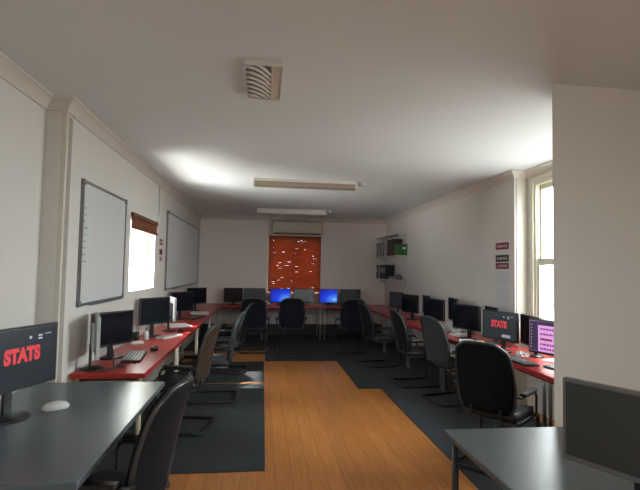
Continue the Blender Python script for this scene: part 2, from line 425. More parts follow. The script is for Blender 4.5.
make_desk('dark slate topped table at the front left by the near screen', XLN+0.01, -0.69, 1.95, 3.592, None, 'dark_top', leg='grey_metal', th=0.03)
make_desk('dark slate topped table before the white pier at front right', 0.98, 1.80, 0.9, 2.45, None, 'dark_top', leg='grey_metal', th=0.03)

# ------------------------------------------------------------------ chairs
def make_chair(label, fab='mesh_fab', frame='black_metal'):
    """cantilever visitor chair facing +Y, origin on the floor under the seat"""
    t = thing('cantilever_chair', label, 'chair', (0, 0, 0))
    # seat pad
    def seat(u, v):
        x = (u-0.5)*2; y = (v-0.5)*2
        k = 1-0.10*abs(x)**4*abs(y)**4
        z = 0.455-0.018*(1-x*x)*(1-y*y) - (0.03*max(0, y-0.5)**2*4)
        return (0.235*x*k, 0.235*y*k+0.02, z), (0, 0, 1)
    MB().slab(seat, 12, 12, 0.055).build('seat', M['seat'], t)
    # backrest: tall, rounded top, gently leaning back and curved
    def hw(v):
        w = 0.215+0.02*math.sin(PI*v)
        w *= 1-0.16*max(0, v-0.45)
        if v > 0.86: w *= (1-((v-0.86)/0.14)**3*0.15)
        if v < 0.12: w *= 0.86+0.14*(v/0.12)
        return w
    def yy(v): return -0.225-0.03*v-0.10*v*v
    def back(u, v):
        x = (u-0.5)*2; z = 0.47+0.55*v - (0.03*x**4 if v > 0.8 else 0)*((v-0.8)/0.2 if v > 0.8 else 0)
        return (hw(v)*x, yy(v)-0.035*(1-x*x)+0.035, z), (0.05*x, 1, 0.2)
    MB().slab(back, 12, 18, 0.030).build('backrest', M[fab], t)
    pts = []
    for k in range(15): v = k/14; pts.append((hw(v)*1.02, yy(v)+0.022, 0.47+0.55*v-(0.03*((v-0.8)/0.2) if v > 0.8 else 0)))
    for k in range(1, 8): u = 1-2*k/8; pts.append((hw(1)*u, yy(1)-0.035*(1-u*u)+0.022, 1.02-0.03*u**4+0.006))
    for k in range(14, -1, -1): v = k/14; pts.append((-hw(v)*1.02, yy(v)+0.022, 0.47+0.55*v-(0.03*((v-0.8)/0.2) if v > 0.8 else 0)))
    MB().tube(pts, 0.012, 8).build('back_frame', M['grey_metal'], t)
    # sled base: rear crossbar on the floor, runners, front uprights, seat rails
    s = 0.245; r = 0.015
    half = [(s, -0.26, r), (s, 0.20, r), (s, 0.235, r+0.012), (s, 0.25, r+0.045), (s, 0.245, 0.36), (s, 0.235, 0.40), (s, 0.20, 0.415), (s, -0.20, 0.412)]
    path = [(-x, y, z) for x, y, z in reversed(half)] + half[0:]
    # rounded rear corners
    i = len(half)-1
    path[i:i+2] = [(-s, -0.23, r), (-s+0.02, -0.265, r), (-s+0.05, -0.28, r), (s-0.05, -0.28, r), (s-0.02, -0.265, r), (s, -0.23, r)]
    b = MB().tube(path, r, 8)
    b.tube([(-s, -0.15, 0.412), (s, -0.15, 0.412)], 0.010, 8).tube([(-s, 0.15, 0.412), (s, 0.15, 0.412)], 0.010, 8)
    b.tube([(-0.12, -0.15, 0.412), (-0.12, -0.215, 0.43), (-0.12, -0.24, 0.50)], 0.010, 8).tube([(0.12, -0.15, 0.412), (0.12, -0.215, 0.43), (0.12, -0.24, 0.50)], 0.010, 8)
    b.build('sled_base', M[frame], t)
    for q in (-1, 1):
        a = MB().tube([(q*0.245, 0.10, 0.41), (q*0.275, 0.115, 0.45), (q*0.275, 0.12, 0.57), (q*0.275, 0.10, 0.612), (q*0.275, 0.05, 0.622), (q*0.27, -0.20, 0.622), (q*0.245, -0.245, 0.63)], 0.011, 8)
        ar = a.build('armrest', M[frame], t)
        MB().box((q*0.275, -0.05, 0.641), (0.05, 0.27, 0.026), bev=0.010).build('arm_pad', M['pc_black'], ar)
    return t
def face(deg):  # heading measured clockwise from +Y
    return -math.radians(deg)
LC = [  # label, x, y of seat, heading, fabric
 ('black office chair at the right side of the dark front left table', -0.715, 2.44, -78, 'mesh_fab'),
 ('dark office chair with brown floor glare painted on its back, seen edge on beside the nearest red left desk', -0.77, 4.82, -80, 'glare_fab'),
 ('black office chair at the left desks with light on its seat, behind the glare tinted one', -0.575, 5.83, -90, 'blue_fab'),
 ('black office chair furthest back at the left desks', -0.50, 7.35, -82, 'mesh_fab'),
 ('black office chair at the back row, leftmost before the dark monitors', -0.14, 9.02, 3, 'mesh_fab'),
 ('black office chair at the back row before the left blue screen', 0.56, 9.02, 0, 'mesh_fab'),
 ('black office chair at the back row before the right end grey monitor', 1.72, 8.98, 0, 'mesh_fab'),
 ('large black office chair nearest on the right by the STATS screen', 1.96, 3.73, 50, 'mesh_fab'),
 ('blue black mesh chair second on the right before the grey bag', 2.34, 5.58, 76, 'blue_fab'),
 ('black office chair third from the front on the right', 2.17, 6.40, 86, 'mesh_fab'),
 ('black office chair fourth from the front on the right, by the shelves', 1.98, 7.72, 80, 'mesh_fab'),
]
protos = {}
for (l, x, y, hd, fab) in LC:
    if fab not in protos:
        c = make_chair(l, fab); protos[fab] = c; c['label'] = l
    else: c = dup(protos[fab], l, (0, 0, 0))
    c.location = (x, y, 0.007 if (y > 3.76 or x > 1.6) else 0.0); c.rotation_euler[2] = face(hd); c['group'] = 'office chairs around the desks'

# ------------------------------------------------------------------ monitors
def make_monitor(label, x, y, F, w=0.47, h=0.30, zt=1.17, screen='screen_off', case='pc_black', z0=0.74, group=None, back=None, thick=0.03, foot='pc_black'):
    """F = direction the screen faces; zt = height of the panel top above the floor"""
    t = thing('monitor', label, 'monitor', (x, y, z0), math.atan2(F[0], -F[1]), group)
    top = zt-z0; bot = top-h; zc = (top+bot)/2
    MB().box((0, 0, zc), (w, thick, h), bev=0.006).build('bezel', M[case], t)
    MB().box((0, thick/2+0.013, zc-0.01), (w*0.62, 0.028, h*0.62), bev=0.012).build('rear_housing', M[back or case], t)
    s = MB().box((0, 0, 0), (w-0.03, 0.002, h-0.036)).build('screen', M[screen], t, (0, -thick/2-0.0008, zc+0.004))
    MB().box((0, thick/2+0.03, bot/2+0.05), (0.055, 0.022, bot+0.09), bev=0.006).build('stand', M[foot], t)
    MB().lathe([(0.115, 0), (0.115, 0.008), (0.095, 0.014), (0.03, 0.02)], (0, thick/2+0.01, 0), 24, 1, 0.78).build('base', M[foot], t)
    return t, s, (w, h, zc, thick)
def ctr(a, b): return ((a[0]+b[0])/2, (a[1]+b[1])/2)
GM = 'black monitors on the desks'
# left
make_monitor('silver backed monitor turned away at the near end of the left desk', -1.335, 4.05, (0.938, 0.347), 0.42, 0.33, 1.175, case='pc_silver', back='pc_silver', group=GM)
make_monitor('black monitor on the nearest left desk behind the keyboard', -1.335, 4.50, (0.885, -0.466), 0.44, 0.31, 1.165, group=GM)
make_monitor('black monitor below the left window, beside the pen cup', -1.275, 5.83, (0.79, -0.61), 0.44, 0.32, 1.21, group=GM)
make_monitor('grey edged monitor turned away beside the one below the left window', -1.17, 6.36, (0.935, 0.355), 0.44, 0.31, 1.18, case='pc_grey', back='pc_black', group=GM)
make_monitor('black monitor below the near edge of the far whiteboard', -1.28, 7.75, (0.80, -0.60), 0.48, 0.31, 1.18, group=GM)
make_monitor('black monitor in the far left corner below the far whiteboard', -1.25, 9.25, (0.75, -0.66), 0.47, 0.31, 1.18, group=GM)
# back row
for x, w, sc, l in [(-0.65, 0.43, 'screen_off', 'leftmost black monitor of the back row'), (-0.17, 0.48, 'screen_grey', 'dark grey monitor left of the two blue screens'),
                    (0.42, 0.47, 'desktop', 'monitor with a blue screen left under the orange blind'), (0.965, 0.49, 'screen_off_sheen', 'monitor with a pale painted reflection between the two blue screens'),
                    (1.54, 0.44, 'desktop', 'monitor with a blue screen right of the orange blind'), (2.06, 0.49, 'screen_grey', 'dark grey monitor at the right end of the back row')]:
    make_monitor(l, x, 10.85, (0, -1), w, 0.33, 1.12, sc, group='monitors of the back row')
# right
FR = (-0.955, -0.297)
make_monitor('black monitor at the far right end with a small blue reflection', 2.565, 8.78, (-0.96, -0.28), 0.47, 0.31, 1.17, 'screen_grey', group=GM)
make_monitor('black monitor second furthest on the right desks', 2.55, 7.87, FR, 0.47, 0.31, 1.17, group=GM)
make_monitor('black monitor turned away behind the second furthest on the right', 2.76, 7.66, (-0.99, 0.13), 0.45, 0.31, 1.17, 'screen_dull', group=GM)
make_monitor('black monitor third furthest on the right, above the mesh chair', 2.55, 6.73, FR, 0.47, 0.31, 1.17, group=GM)
make_monitor('black monitor turned away beside the grey bag on the right', 2.76, 6.52, (-0.99, 0.13), 0.45, 0.33, 1.20, 'screen_dull', group=GM)
make_monitor('black monitor left of the STATS screen on the right desks', 2.55, 5.62, FR, 0.49, 0.31, 1.17, group=GM)
make_monitor('black monitor turned away just left of the STATS screen', 2.745, 5.34, (-0.99, 0.13), 0.43, 0.31, 1.17, 'screen_dull', group=GM)
stats, scr, dm = make_monitor('monitor with red STATS lettering on the right desks', 2.548, 4.78, FR, 0.49, 0.31, 1.168, 'screen_dark', group='screens showing STATS')
make_monitor('black monitor turned away between the STATS screen and purple one', 2.735, 4.50, (-0.99, 0.13), 0.46, 0.31, 1.147, 'screen_dull', group=GM)
purple, pscr, pd = make_monitor('monitor with a purple screen beside the white pier', 2.59, 3.905, (-0.93, -0.37), 0.50, 0.31, 1.16, 'lilac')
near, nscr, nd = make_monitor('large monitor with red STATS lettering on the dark front left table', -1.335, 2.77, (0.945, -0.327), 0.57, 0.345, 1.235, 'screen_dark', group='screens showing STATS')
make_monitor('grey topped monitor on the dark table before the white pier', 1.34, 1.545, (-0.885, -0.465), 0.52, 0.32, 1.17, 'screen_grey', case='pc_grey')
RX = (PI/2, 0, 0)
def stats_marks(scr, w, h, dx=0.0):
    lettering('STATS', 0.30*h, M['txt_red'], 'red_lettering', scr, (dx, -0.0012, 0.03*h), RX, offset=0.006*h/0.3, width=0.82)
    mk = MB()
    for (x, z, a, b) in [(0.14, 0.30, 0.03, 0.045), (0.26, 0.315, 0.05, 0.03), (0.26, 0.265, 0.05, 0.025), (0.36, 0.33, 0.08, 0.012)]:
        mk.box((x*w, -0.0012, z*h), (a*w, 0.0008, b*h))
    mk.build('screen_icons', M['txt_pale'], scr)
stats_marks(scr, 0.49, 0.31); stats_marks(nscr, 0.57, 0.345, 0.03)
MB().box((0.10, -0.0015, -0.105), (0.115, 0.001, 0.03)).build('screen_notice', M['txt_pale'], scr)
MB().box((-0.190, -0.0015, 0), (0.085, 0.001, 0.27)).build('screen_sidebar', M['violet'], pscr)
MB().box((0.042, -0.0016, 0.118), (0.376, 0.001, 0.036)).build('screen_toolbar', M['violet'], pscr)
ic = MB()
for k in range(8): ic.box((-0.215, -0.0026, 0.095-0.028*k), (0.012, 0.0008, 0.010))
ic.build('screen_icons', M['txt_pale'], pscr)
rw = MB()
for z, x0, x1 in [(0.068, -0.125, 0.20), (0.022, -0.125, 0.17), (-0.07, -0.125, 0.18), (-0.11, -0.125, 0.12)]:
    x = x0
    while x < x1:
        a = random.uniform(0.018, 0.035); rw.box((x+a/2, -0.0016, z), (a, 0.0008, 0.017)); x += a+0.006
rw.build('screen_rows', M['plum'], pscr)
MB().box((-0.065, -0.0016, -0.024), (0.12, 0.0008, 0.020)).build('screen_title', M['maroon_row'], pscr)

# ------------------------------------------------------------------ small things on the desks
ZD = 0.740
def keyboard(label, x, y, rz, body='pc_black', keys='pc_grey', w=0.42, d=0.145):
    t = thing('keyboard', label, 'keyboard', (x, y, ZD), rz)
    MB().box((0, 0, 0.010), (w, d, 0.020), bev=0.005).build('keyboard_body', M[body], t)
    k = MB()
    for r in range(5):
        for c in range(15): k.box((-w/2+0.025+c*(w-0.05)/14, -d/2+0.024+r*(d-0.048)/4, 0.0225), (0.017*w/0.42, 0.015, 0.007))
    k.build('keys', M[keys], t)
    return t
keyboard('black keyboard with pale keys on the nearest left desk', -1.155, 4.52, PI/2+0.12, keys='pc_silver', w=0.48, d=0.165)
keyboard('white keyboard on the left desk below the window', -1.085, 5.79, PI/2-0.5, body='white_pl', keys='pc_silver', w=0.34, d=0.13)
keyboard('black keyboard on the left desk under the far whiteboard', -1.08, 7.9, PI/2-0.3)
keyboard('black keyboard before the purple screen on the right desk', 2.425, 4.20, -PI/2+0.06)
def mouse(label, x, y, rz, m, s=1.0, z=ZD):
    t = thing('computer_mouse', label, 'mouse', (x, y, z), rz)
    MB().lathe([(0.030*s, 0), (0.033*s, 0.008*s), (0.031*s, 0.020*s), (0.022*s, 0.031*s), (0.008*s, 0.036*s), (0.001, 0.0365*s)], (0, 0, 0), 18, 1, 1.75).build('mouse_shell', M[m], t)
    MB().box((0, 0.035*s, 0.034*s), (0.006*s, 0.016*s, 0.006*s), bev=0.002).build('wheel', M['pc_grey'], t)
mouse('black mouse beside the pale keyed keyboard on the left desk', -1.07, 4.92, 0.3, 'pc_black', 1.2)
mouse('black mouse by the white keyboard on the left desk', -1.05, 6.30, 0.1, 'pc_black', 1.1)
mouse('white mouse on the dark front left table', -1.18, 2.93, -0.9, 'white_pl', 1.3)

t = thing('pen_cup', 'dark pen cup below the left window by the monitor', 'pen cup', (-1.40, 5.50, ZD))
MB().lathe([(0.036, 0), (0.04, 0.10), (0.036, 0.10), (0.033, 0.012)], n=18).build('cup', M['pc_black'], t)
for k in range(4):
    a = k*1.7; tag(MB().tube([(-1.40+0.012*math.cos(a), 5.50+0.012*math.sin(a), ZD+0.014), (-1.40+0.028*math.cos(a), 5.50+0.028*math.sin(a), ZD+0.15+0.01*k)], 0.004, 6).build('pen', M[['pc_black', 'maroon', 'ink_blue', 'pc_grey'][k]]),
        ['black pen standing in the dark pen cup', 'maroon pen standing in the dark pen cup', 'blue grey pen standing in the dark pen cup', 'grey pen standing in the dark pen cup'][k], 'pen', 'pens in the cup')
t = thing('spray_bottle', 'small white bottle right of the pen cup on the left desk', 'bottle', (-1.315, 5.62, ZD))
MB().lathe([(0.028, 0), (0.03, 0.01), (0.029, 0.075), (0.012, 0.10)], n=16).build('bottle_body', M['white_pl'], t)
MB().lathe([(0.012, 0.10), (0.012, 0.135), (0.008, 0.14)], n=12).build('cap', M['pc_grey'], t)
tag(MB().box((0, 0, 0.014), (0.13, 0.07, 0.028), bev=0.007).build('adapter_box', M['white_pl'], None, (-1.335, 5.30, ZD), 0.6), 'white flat box in front of the pen cup', 'box')
def sheets(name, label, x, y, rz, n, m, w=0.21, d=0.30, z=ZD, group=None):
    b = MB()
    for k in range(n): b.box((random.uniform(-.012, .012), random.uniform(-.012, .012), 0.001+0.0022*k), (w, d, 0.0018), rot=Matrix.Rotation(random.uniform(-.12, .12), 3, 'Z'))
    return tag(b.build(name, M[m], None, (x, y, z), rz), label, 'papers', group)
sheets('paper_stack', 'white papers below the left window, left of the sunlit patch', -1.19, 6.92, 0.4, 6, 'paper', 0.30, 0.42)
sheets('paper_stack', 'white papers in the far left corner of the left desks', -1.12, 8.70, 0.2, 8, 'paper', 0.30, 0.42)
sheets('paper_stack', 'white papers behind the purple screen keyboard on the right', 2.85, 4.16, 0.2, 5, 'paper', 0.21, 0.30)
def crumple(name, label, cat, x, y, r, m, sz=0.6, seed=1):
    rnd = random.Random(seed); bm = bmesh.new()
    bmesh.ops.create_icosphere(bm, subdivisions=3, radius=r)
    for v in bm.verts:
        k = 1+rnd.uniform(-.16, .16); v.co *= k; v.co.z = max(v.co.z*sz, -r*sz*0.8)
    zmin = min(v.co.z for v in bm.verts)
    bmesh.ops.translate(bm, vec=(0, 0, -zmin), verts=bm.verts)
    q = MB(); q.bm.free(); q.bm = bm
    return tag(q.build(name, M[m], None, (x, y, ZD)), label, cat)
crumple('crumpled_paper', 'crumpled white paper between the STATS and purple screens', 'paper', 2.60, 4.43, 0.06, 'paper', 0.6, 3)
crumple('plastic_bag', 'grey crumpled bag on the right desk behind the mesh chair', 'bag', 2.60, 6.30, 0.085, 'bag', 0.8, 5)
crumple('plastic_bag', 'pale crumpled bag on the back desk left of the left blue screen', 'bag', 0.13, 10.62, 0.07, 'bag', 0.85, 8)
tag(MB().box((0, 0, 0.03), (0.09, 0.07, 0.06), bev=0.004).build('card_box', M['tan'], None, (2.47, 5.10, ZD), 0.3), 'small tan box beneath the left edge of the STATS screen', 'box')
def device(label, x, y, rz):
    t = thing('desk_phone', label, 'phone', (x, y, ZD), rz)
    MB().prism([(-0.09, 0), (0.09, 0), (0.09, 0.07), (-0.09, 0.02)], (-0.10, 0, 0), (0.10, 0, 0), (0, 1, 0)).build('phone_body', M['white_pl'], t)
    MB().box((-0.065, 0.0, 0.06), (0.045, 0.17, 0.03), rot=Matrix.Rotation(0.27, 3, 'X'), bev=0.01).build('handset', M['pc_silver'], t)
    MB().box((0.035, 0.03, 0.056), (0.09, 0.06, 0.008), rot=Matrix.Rotation(0.27, 3, 'X')).build('display', M['pc_black'], t)
device('white desk phone below the monitor left of the STATS screen', 2.60, 5.93, -PI/2+0.3)
sheets('paper_stack', 'white papers beneath the monitor left of the STATS screen', 2.44, 5.33, 0.1, 14, 'paper', 0.15, 0.22)
# cable tangle by the silver backed monitor
cb = []
for k in range(16): a = k*0.55; cb.append((-1.12+0.05*math.cos(a)-0.004*k, 4.22+0.07*math.sin(a)-0.012*k, ZD+0.006+0.003*abs(math.sin(a*1.3))))
tag(MB().tube(cb, 0.005, 6).build('cable', M['cable']), 'black cable curled by the base of the silver backed monitor', 'cable')

cb = [(-1.30, 4.20, ZD+0.20), (-1.25, 4.16, ZD+0.17), (-1.22, 4.12, ZD+0.08), (-1.21, 4.09, ZD+0.012), (-1.19, 4.04, ZD+0.007), (-1.20, 3.99, ZD+0.007), (-1.26, 3.94, ZD+0.007)]
tag(MB().tube(cb, 0.006, 6).build('cable', M['cable']), 'black cable dropping from the back of the silver backed monitor', 'cable')

for (cx, cy, l) in [(2.78, 5.02, 'black cable coiled behind the STATS screen on the right'), (2.80, 6.13, 'black cable coiled beside the grey bag on the right')]:
    cb = [(cx+0.05*math.cos(k*0.5)*(1+0.1*math.sin(k)), cy-0.10+0.012*k+0.05*math.sin(k*0.5), ZD+0.008+0.012*abs(math.sin(k*0.7))) for k in range(24)]
    tag(MB().tube(cb, 0.006, 6).build('cable', M['cable']), l, 'cable')

# ------------------------------------------------------------------ whiteboards
def whiteboard(label, y0, y1, z0, z1, marks):
    t = thing('whiteboard', label, 'whiteboard', (XL, (y0+y1)/2, z0), 0, 'whiteboards on the left wall')
    w, h = (y1-y0), z1-z0; f = 0.022
    MB().b2((0.002, -w/2+f, f), (0.014, w/2-f, h-f)).build('board_surface', M['board'], t)
    MB().b2((0, -w/2, 0), (0.024, -w/2+f, h)).b2((0, w/2-f, 0), (0.024, w/2, h)).b2((0, -w/2+f, 0), (0.024, w/2-f, f)).b2((0, -w/2+f, h-f), (0.024, w/2-f, h)).build('board_frame', M['alu'], t)
    MB().b2((0.024, -w*0.35, 0.0), (0.07, w*0.35, 0.008)).b2((0.064, -w*0.35, 0.008), (0.07, w*0.35, 0.018)).build('pen_tray', M['alu'], t)
    c = MB()
    for y in (-w/2, w/2):
        for z in (0, h): c.box((0.014, y-math.copysign(0.02, y), z+(0.02 if z == 0 else -0.02)), (0.032, 0.05, 0.05), bev=0.008)
    c.build('corner_caps', M['pc_grey'], t)
    if marks:
        q = MB(); rnd = random.Random(4)
        for k in range(9): q.box((0.0146, -w/2+0.07+rnd.uniform(0, .04), h*0.78-0.055*k), (0.001, rnd.uniform(.03, .08), 0.012))
        q.build('faint_writing', M['ink_blue'], t)
whiteboard('nearer silver framed whiteboard left of the left window', 3.962, 5.174, 1.247, 2.282, True)
whiteboard('further and wider whiteboard right of the left window', 7.3425, 10.75, 1.2185, 2.435, False)

# left wall: window blind, isolator on its cord, small notices
def bamboo_blind(name, label, loc, w, h, m, axis, gaps, seed, nrow, headrail=True, hp=1.0):
    rnd = random.Random(seed); t = thing(name, label, 'blind', loc)
    b = MB(); p = h/nrow
    def put(a0, a1, z, q=1.0):
        if axis == 'y': b.b2((0.006, a0, z), (0.013, a1, z+p*hp*q))
        else: b.b2((a0, -0.013, z), (a1, -0.006, z+p*hp*q))
    for r in range(nrow):
        z = -h+r*p; a = -w/2; cuts = []
        if rnd.random() < gaps:
            for _ in range(rnd.choice([1, 1, 2])):
                c = rnd.uniform(-w/2+0.06, w/2-0.14); cuts.append((c, c+rnd.uniform(0.04, 0.085)))
        cuts.sort(); cur = -w/2
        for c0, c1 in cuts:
            if c0 > cur: put(cur, c0, z)
            put(c0, c1, z, 0.95); cur = max(cur, c1)
        put(cur, w/2, z)
    b.build('slats', M[m], t)
    if headrail:
        q = MB()
        if axis == 'y': q.b2((0, -w/2, -0.05), (0.03, w/2, 0.0))
        else: q.b2((-w/2, -0.03, -0.05), (w/2, 0, 0.0))
        q.build('headrail', M[m], t)
    return t
bl = bamboo_blind('bamboo_blind', 'orange brown bamboo blind covering the back window', (0.757, YB-0.002, 2.365), 1.255, 1.34, 'blind', 'x', 0.42, 21, 62)
bl = bamboo_blind('bamboo_blind', 'short brown bamboo blind rolled up over the left window', (XL+0.001, 6.03, 2.185), 1.24, 0.17, 'blind_l', 'y', 0.0, 3, 9)
rl = MB().tube([(0.020, -0.60, -0.170), (0.020, 0.60, -0.170)], 0.018, 12).build('rolled_bottom', M['blind_l'], bl)
t = thing('cord_switch', 'white pull switch hanging on a cord right of the left window', 'switch', (XL+0.012, 6.76, 2.235))
MB().box((0, 0, 0), (0.024, 0.11, 0.15), bev=0.006).build('switch_box', M['white_pl'], t)
MB().tube([(0, 0, 0.06), (0, -0.01, 0.25), (0, -0.03, 0.482)], 0.004, 6).build('cord', M['pc_grey'], t)
def wall_note(name, label, x, y, z, w, h, side, m, marks, ink, group):
    t = thing(name, label, 'notice', (x, y, z), 0, group)
    s = 1 if side == 'L' else -1
    MB().box((s*0.001, 0, 0), (0.002, w, h)).build('sheet', M[m], t)
    if marks:
        k = MB(); rnd = random.Random(marks)
        n = 7
        for i in range(n):
            ww = w*0.8/n
            k.box((s*0.0028, -w*0.4+ww*(i+0.5), 0), (0.0008, ww*rnd.uniform(.5, .8), h*rnd.uniform(.3, .5)))
        k.build('printed_letters', M[ink], t)
GN = 'small notices right of the left window'
wall_note('wall_notice', 'top dark red notice right of the left window', XL, 7.02, 1.935, 0.20, 0.085, 'L', 'maroon', 3, 'pink_ink', GN)
wall_note('wall_notice', 'middle dark red notice right of the left window', XL, 7.02, 1.79, 0.20, 0.085, 'L', 'maroon', 5, 'ink', GN)
wall_note('wall_notice', 'bottom pale notice with red print right of the left window', XL, 7.02, 1.69, 0.20, 0.085, 'L', 'pink_ink', 6, 'maroon', GN)
GN = 'notices on the right wall beside the window'
def tilt(m): pass
wall_note('wall_notice', 'top maroon strip notice on the right wall by the window', XR, 5.545, 1.915, 0.32, 0.085, 'R', 'maroon', 8, 'pink_ink', GN)
wall_note('wall_notice', 'black strip notice on the right wall by the window', XR, 5.545, 1.760, 0.32, 0.085, 'R', 'ink', 9, 'pc_silver', GN)
wall_note('wall_notice', 'lower maroon strip notice below the black one on the right wall', XR, 5.545, 1.665, 0.32, 0.075, 'R', 'maroon', 11, 'pink_ink', GN)
for k, (z, l) in enumerate([(1.51, 'topmost bluish paper sheet below the strip notices on the right wall'), (1.30, 'middle bluish paper sheet on the right wall by the window'), (1.09, 'lowest bluish paper sheet on the right wall above the desk')]):
    t = thing('paper_sheet', l, 'paper', (XR, 5.535, z), 0, 'paper sheets on the right wall')
    MB().box((-0.001, 0, 0), (0.002, 0.31, 0.19)).build('sheet', M['paper_blue'], t)

# ------------------------------------------------------------------ back wall: air conditioner, trunking
t = thing('air_conditioner', 'beige split air conditioner above the orange blind', 'air conditioner', (0.80, YB, 2.392))
prof = [(0, 0.0), (0.12, 0.0), (0.185, 0.035), (0.20, 0.10), (0.20, 0.25), (0.185, 0.30), (0.15, 0.325), (0, 0.325)]
MB().prism(prof, (-0.585, 0, 0), (0.585, 0, 0), (0, -1, 0)).build('unit_body', M['ac'], t)
MB().b2((-0.54, -0.2045, 0.11), (0.42, -0.1985, 0.27), bev=0.003).build('front_panel', M['ac'], t)
MB().box((0.0, -0.165, 0.018), (1.06, 0.085, 0.008), rot=Matrix.Rotation(-0.5, 3, 'X')).build('air_flap', M['yellowed'], t)
q = MB()
for k in range(9): q.b2((-0.54+k*0.105, -0.17, 0.3255), (-0.45+k*0.105, -0.03, 0.329))
q.build('top_grille', M['pc_grey'], t)
MB().b2((0.585, -0.19, 0.03), (0.600, -0.02, 0.30), bev=0.005).build('side_cap', M['yellowed'], t)
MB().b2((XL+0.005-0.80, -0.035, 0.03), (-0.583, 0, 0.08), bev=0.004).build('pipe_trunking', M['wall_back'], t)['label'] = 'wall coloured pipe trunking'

# ------------------------------------------------------------------ ceiling fittings
def batten(label, x0, x1, y, w, h, cover):
    t = thing('ceiling_light', label, 'ceiling light', ((x0+x1)/2, y, H), 0, 'fluorescent ceiling lights')
    L = x1-x0
    MB().b2((-L/2, -w/2*0.75, -0.045), (L/2, w/2*0.75, 0), bev=0.004).build('light_tray', M['batten'], t)
    MB().prism([(-w/2, 0), (-w/2*0.92, -h), (w/2*0.92, -h), (w/2, 0)], (-L/2+0.015, 0, -0.045), (L/2-0.015, 0, -0.045), (0, 1, 0)).build('diffuser', M[cover], t)
    for s in (-1, 1): MB().box((s*(L/2-0.004), 0, -0.045-h/2+0.004), (0.02, w*1.04, h+0.02), bev=0.004).build('end_cap', M['batten'], t)
    return t
batten('nearer fluorescent ceiling light with yellowed cover', -0.15, 1.26, 6.36, 0.14, 0.065, 'yellowed')
batten('further fluorescent ceiling light near the back wall', -0.145, 1.275, 9.60, 0.11, 0.055, 'batten')
t = thing('ceiling_rose', 'small white ceiling rose at the right end of the nearer light', 'ceiling rose', (1.36, 6.40, H))
MB().lathe([(0.018, -0.055), (0.03, -0.045), (0.045, -0.02), (0.048, 0)], n=18).build('rose_cap', M['batten'], t)
MB().tube([(-0.015, 0, -0.035), (-0.06, -0.01, -0.04), (-0.098, -0.02, -0.03)], 0.006, 6).build('lead', M['pc_grey'], t)
tag(MB().lathe([(0.018, -0.045), (0.035, -0.035), (0.042, 0)], n=16).build('ceiling_rose', M['batten'], None, (1.36, 9.62, H)), 'small white ceiling rose at the right end of the further light', 'ceiling rose')
t = thing('ceiling_vent', 'square ceiling vent with curved white fins above the front', 'vent', (-0.022, 2.99, H))
MB().b2((-0.113, -0.28, -0.030), (-0.109, 0.28, 0)).b2((0.109, -0.28, -0.030), (0.115, 0.28, 0)).b2((-0.109, 0.274, -0.030), (0.109, 0.28, 0)).b2((-0.109, -0.28, -0.030), (0.109, -0.274, 0)).build('vent_frame', M['shelf'], t)
MB().b2((0.045, -0.274, -0.026), (0.109, 0.274, -0.004)).build('vent_panel', M['trim'], t)
MB().b2((-0.109, -0.274, -0.006), (0.045, 0.274, -0.002)).build('vent_backing', M['pc_grey'], t)
for k in range(9):
    f = MB(); y0 = -0.30+k*0.075
    def fin(u, v, y0=y0):
        return (-0.108+0.150*u, min(0.272, max(-0.272, y0+0.17*u**1.9)) , -0.026+0.020*v), (-1, 0.7, 0)
    f.slab(fin, 10, 1, 0.018).build('vent_fin', M['batten'], t)

# ------------------------------------------------------------------ wall shelves
SX0, SX1, SY0, SY1 = 2.735, XR, 9.38, 11.15
for k, (z, l) in enumerate([(2.36, 'top grey wall shelf board on the right wall'), (1.90, 'middle grey wall shelf board carrying the green box'), (1.385, 'bottom grey wall shelf board on the right wall')]):
    t = thing('wall_shelf', l, 'shelf', (SX1, SY0, z), 0, 'shelf boards on the right wall')
    MB().b2((SX0-SX1, 0, -0.018), (0, SY1-SY0, 0), bev=0.002).build('shelf_board', M['shelf'], t)
    for y in (0.12, SY1-SY0-0.12):
        MB().prism([(0, -0.018), (0, -0.16), (0.012, -0.16), (0.20, -0.03), (0.20, -0.018)], (0, y-0.008, 0), (0, y+0.008, 0), (-1, 0, 0)).build('bracket', M['metal'], t)
def binder(label, y, z, w, h, m, dd=0.22, grp='binders on the wall shelves'):
    t = thing('ring_binder', label, 'binder', (SX0+0.012+dd/2, y, z), 0, grp)
    MB().b2((-dd/2, -w/2, 0), (dd/2, -w/2+0.004, h)).b2((-dd/2, w/2-0.004, 0), (dd/2, w/2, h)).b2((-dd/2, -w/2+0.004, 0), (-dd/2+0.004, w/2-0.004, h)).build('cover', M[m], t)
    MB().b2((-dd/2+0.01, -w/2+0.006, 0.006), (dd/2-0.012, w/2-0.006, h-0.012)).build('pages', M['paper'], t)
    MB().b2((-dd/2-0.0015, -w*0.3, h*0.45), (-dd/2, w*0.3, h*0.8)).build('spine_label', M['binder_w' if m != 'binder_w' else 'ink'], t)
ords = ['first', 'second', 'third', 'fourth', 'fifth', 'sixth', 'seventh', 'eighth']
kinds = ['ink', 'binder_w', 'ink', 'binder_w', 'ink', 'binder_w', 'ink', 'binder_w']
for k, m in enumerate(kinds): binder('%s binder, %s from the back wall on the middle shelf' % ('black' if m == 'ink' else 'white', ords[k]), 11.08-k*0.098, 1.90, 0.088, 0.33, m)
tag(MB().b2((-0.10, -0.24, 0), (0.10, 0.24, 0.36), bev=0.003).build('storage_box', M['maroon_box'], None, (2.86, 9.96, 1.90)), 'dark maroon box in the middle of the middle shelf', 'box')
t = thing('storage_box', 'green box at the near end of the middle shelf', 'box', (2.865, 9.50, 1.90))
MB().b2((-0.115, -0.09, 0), (0.115, 0.09, 0.20), bev=0.003).build('box_body', M['green'], t)
MB().b2((-0.117, -0.092, 0.20), (0.117, 0.092, 0.235), bev=0.003).build('box_lid', M['green'], t)
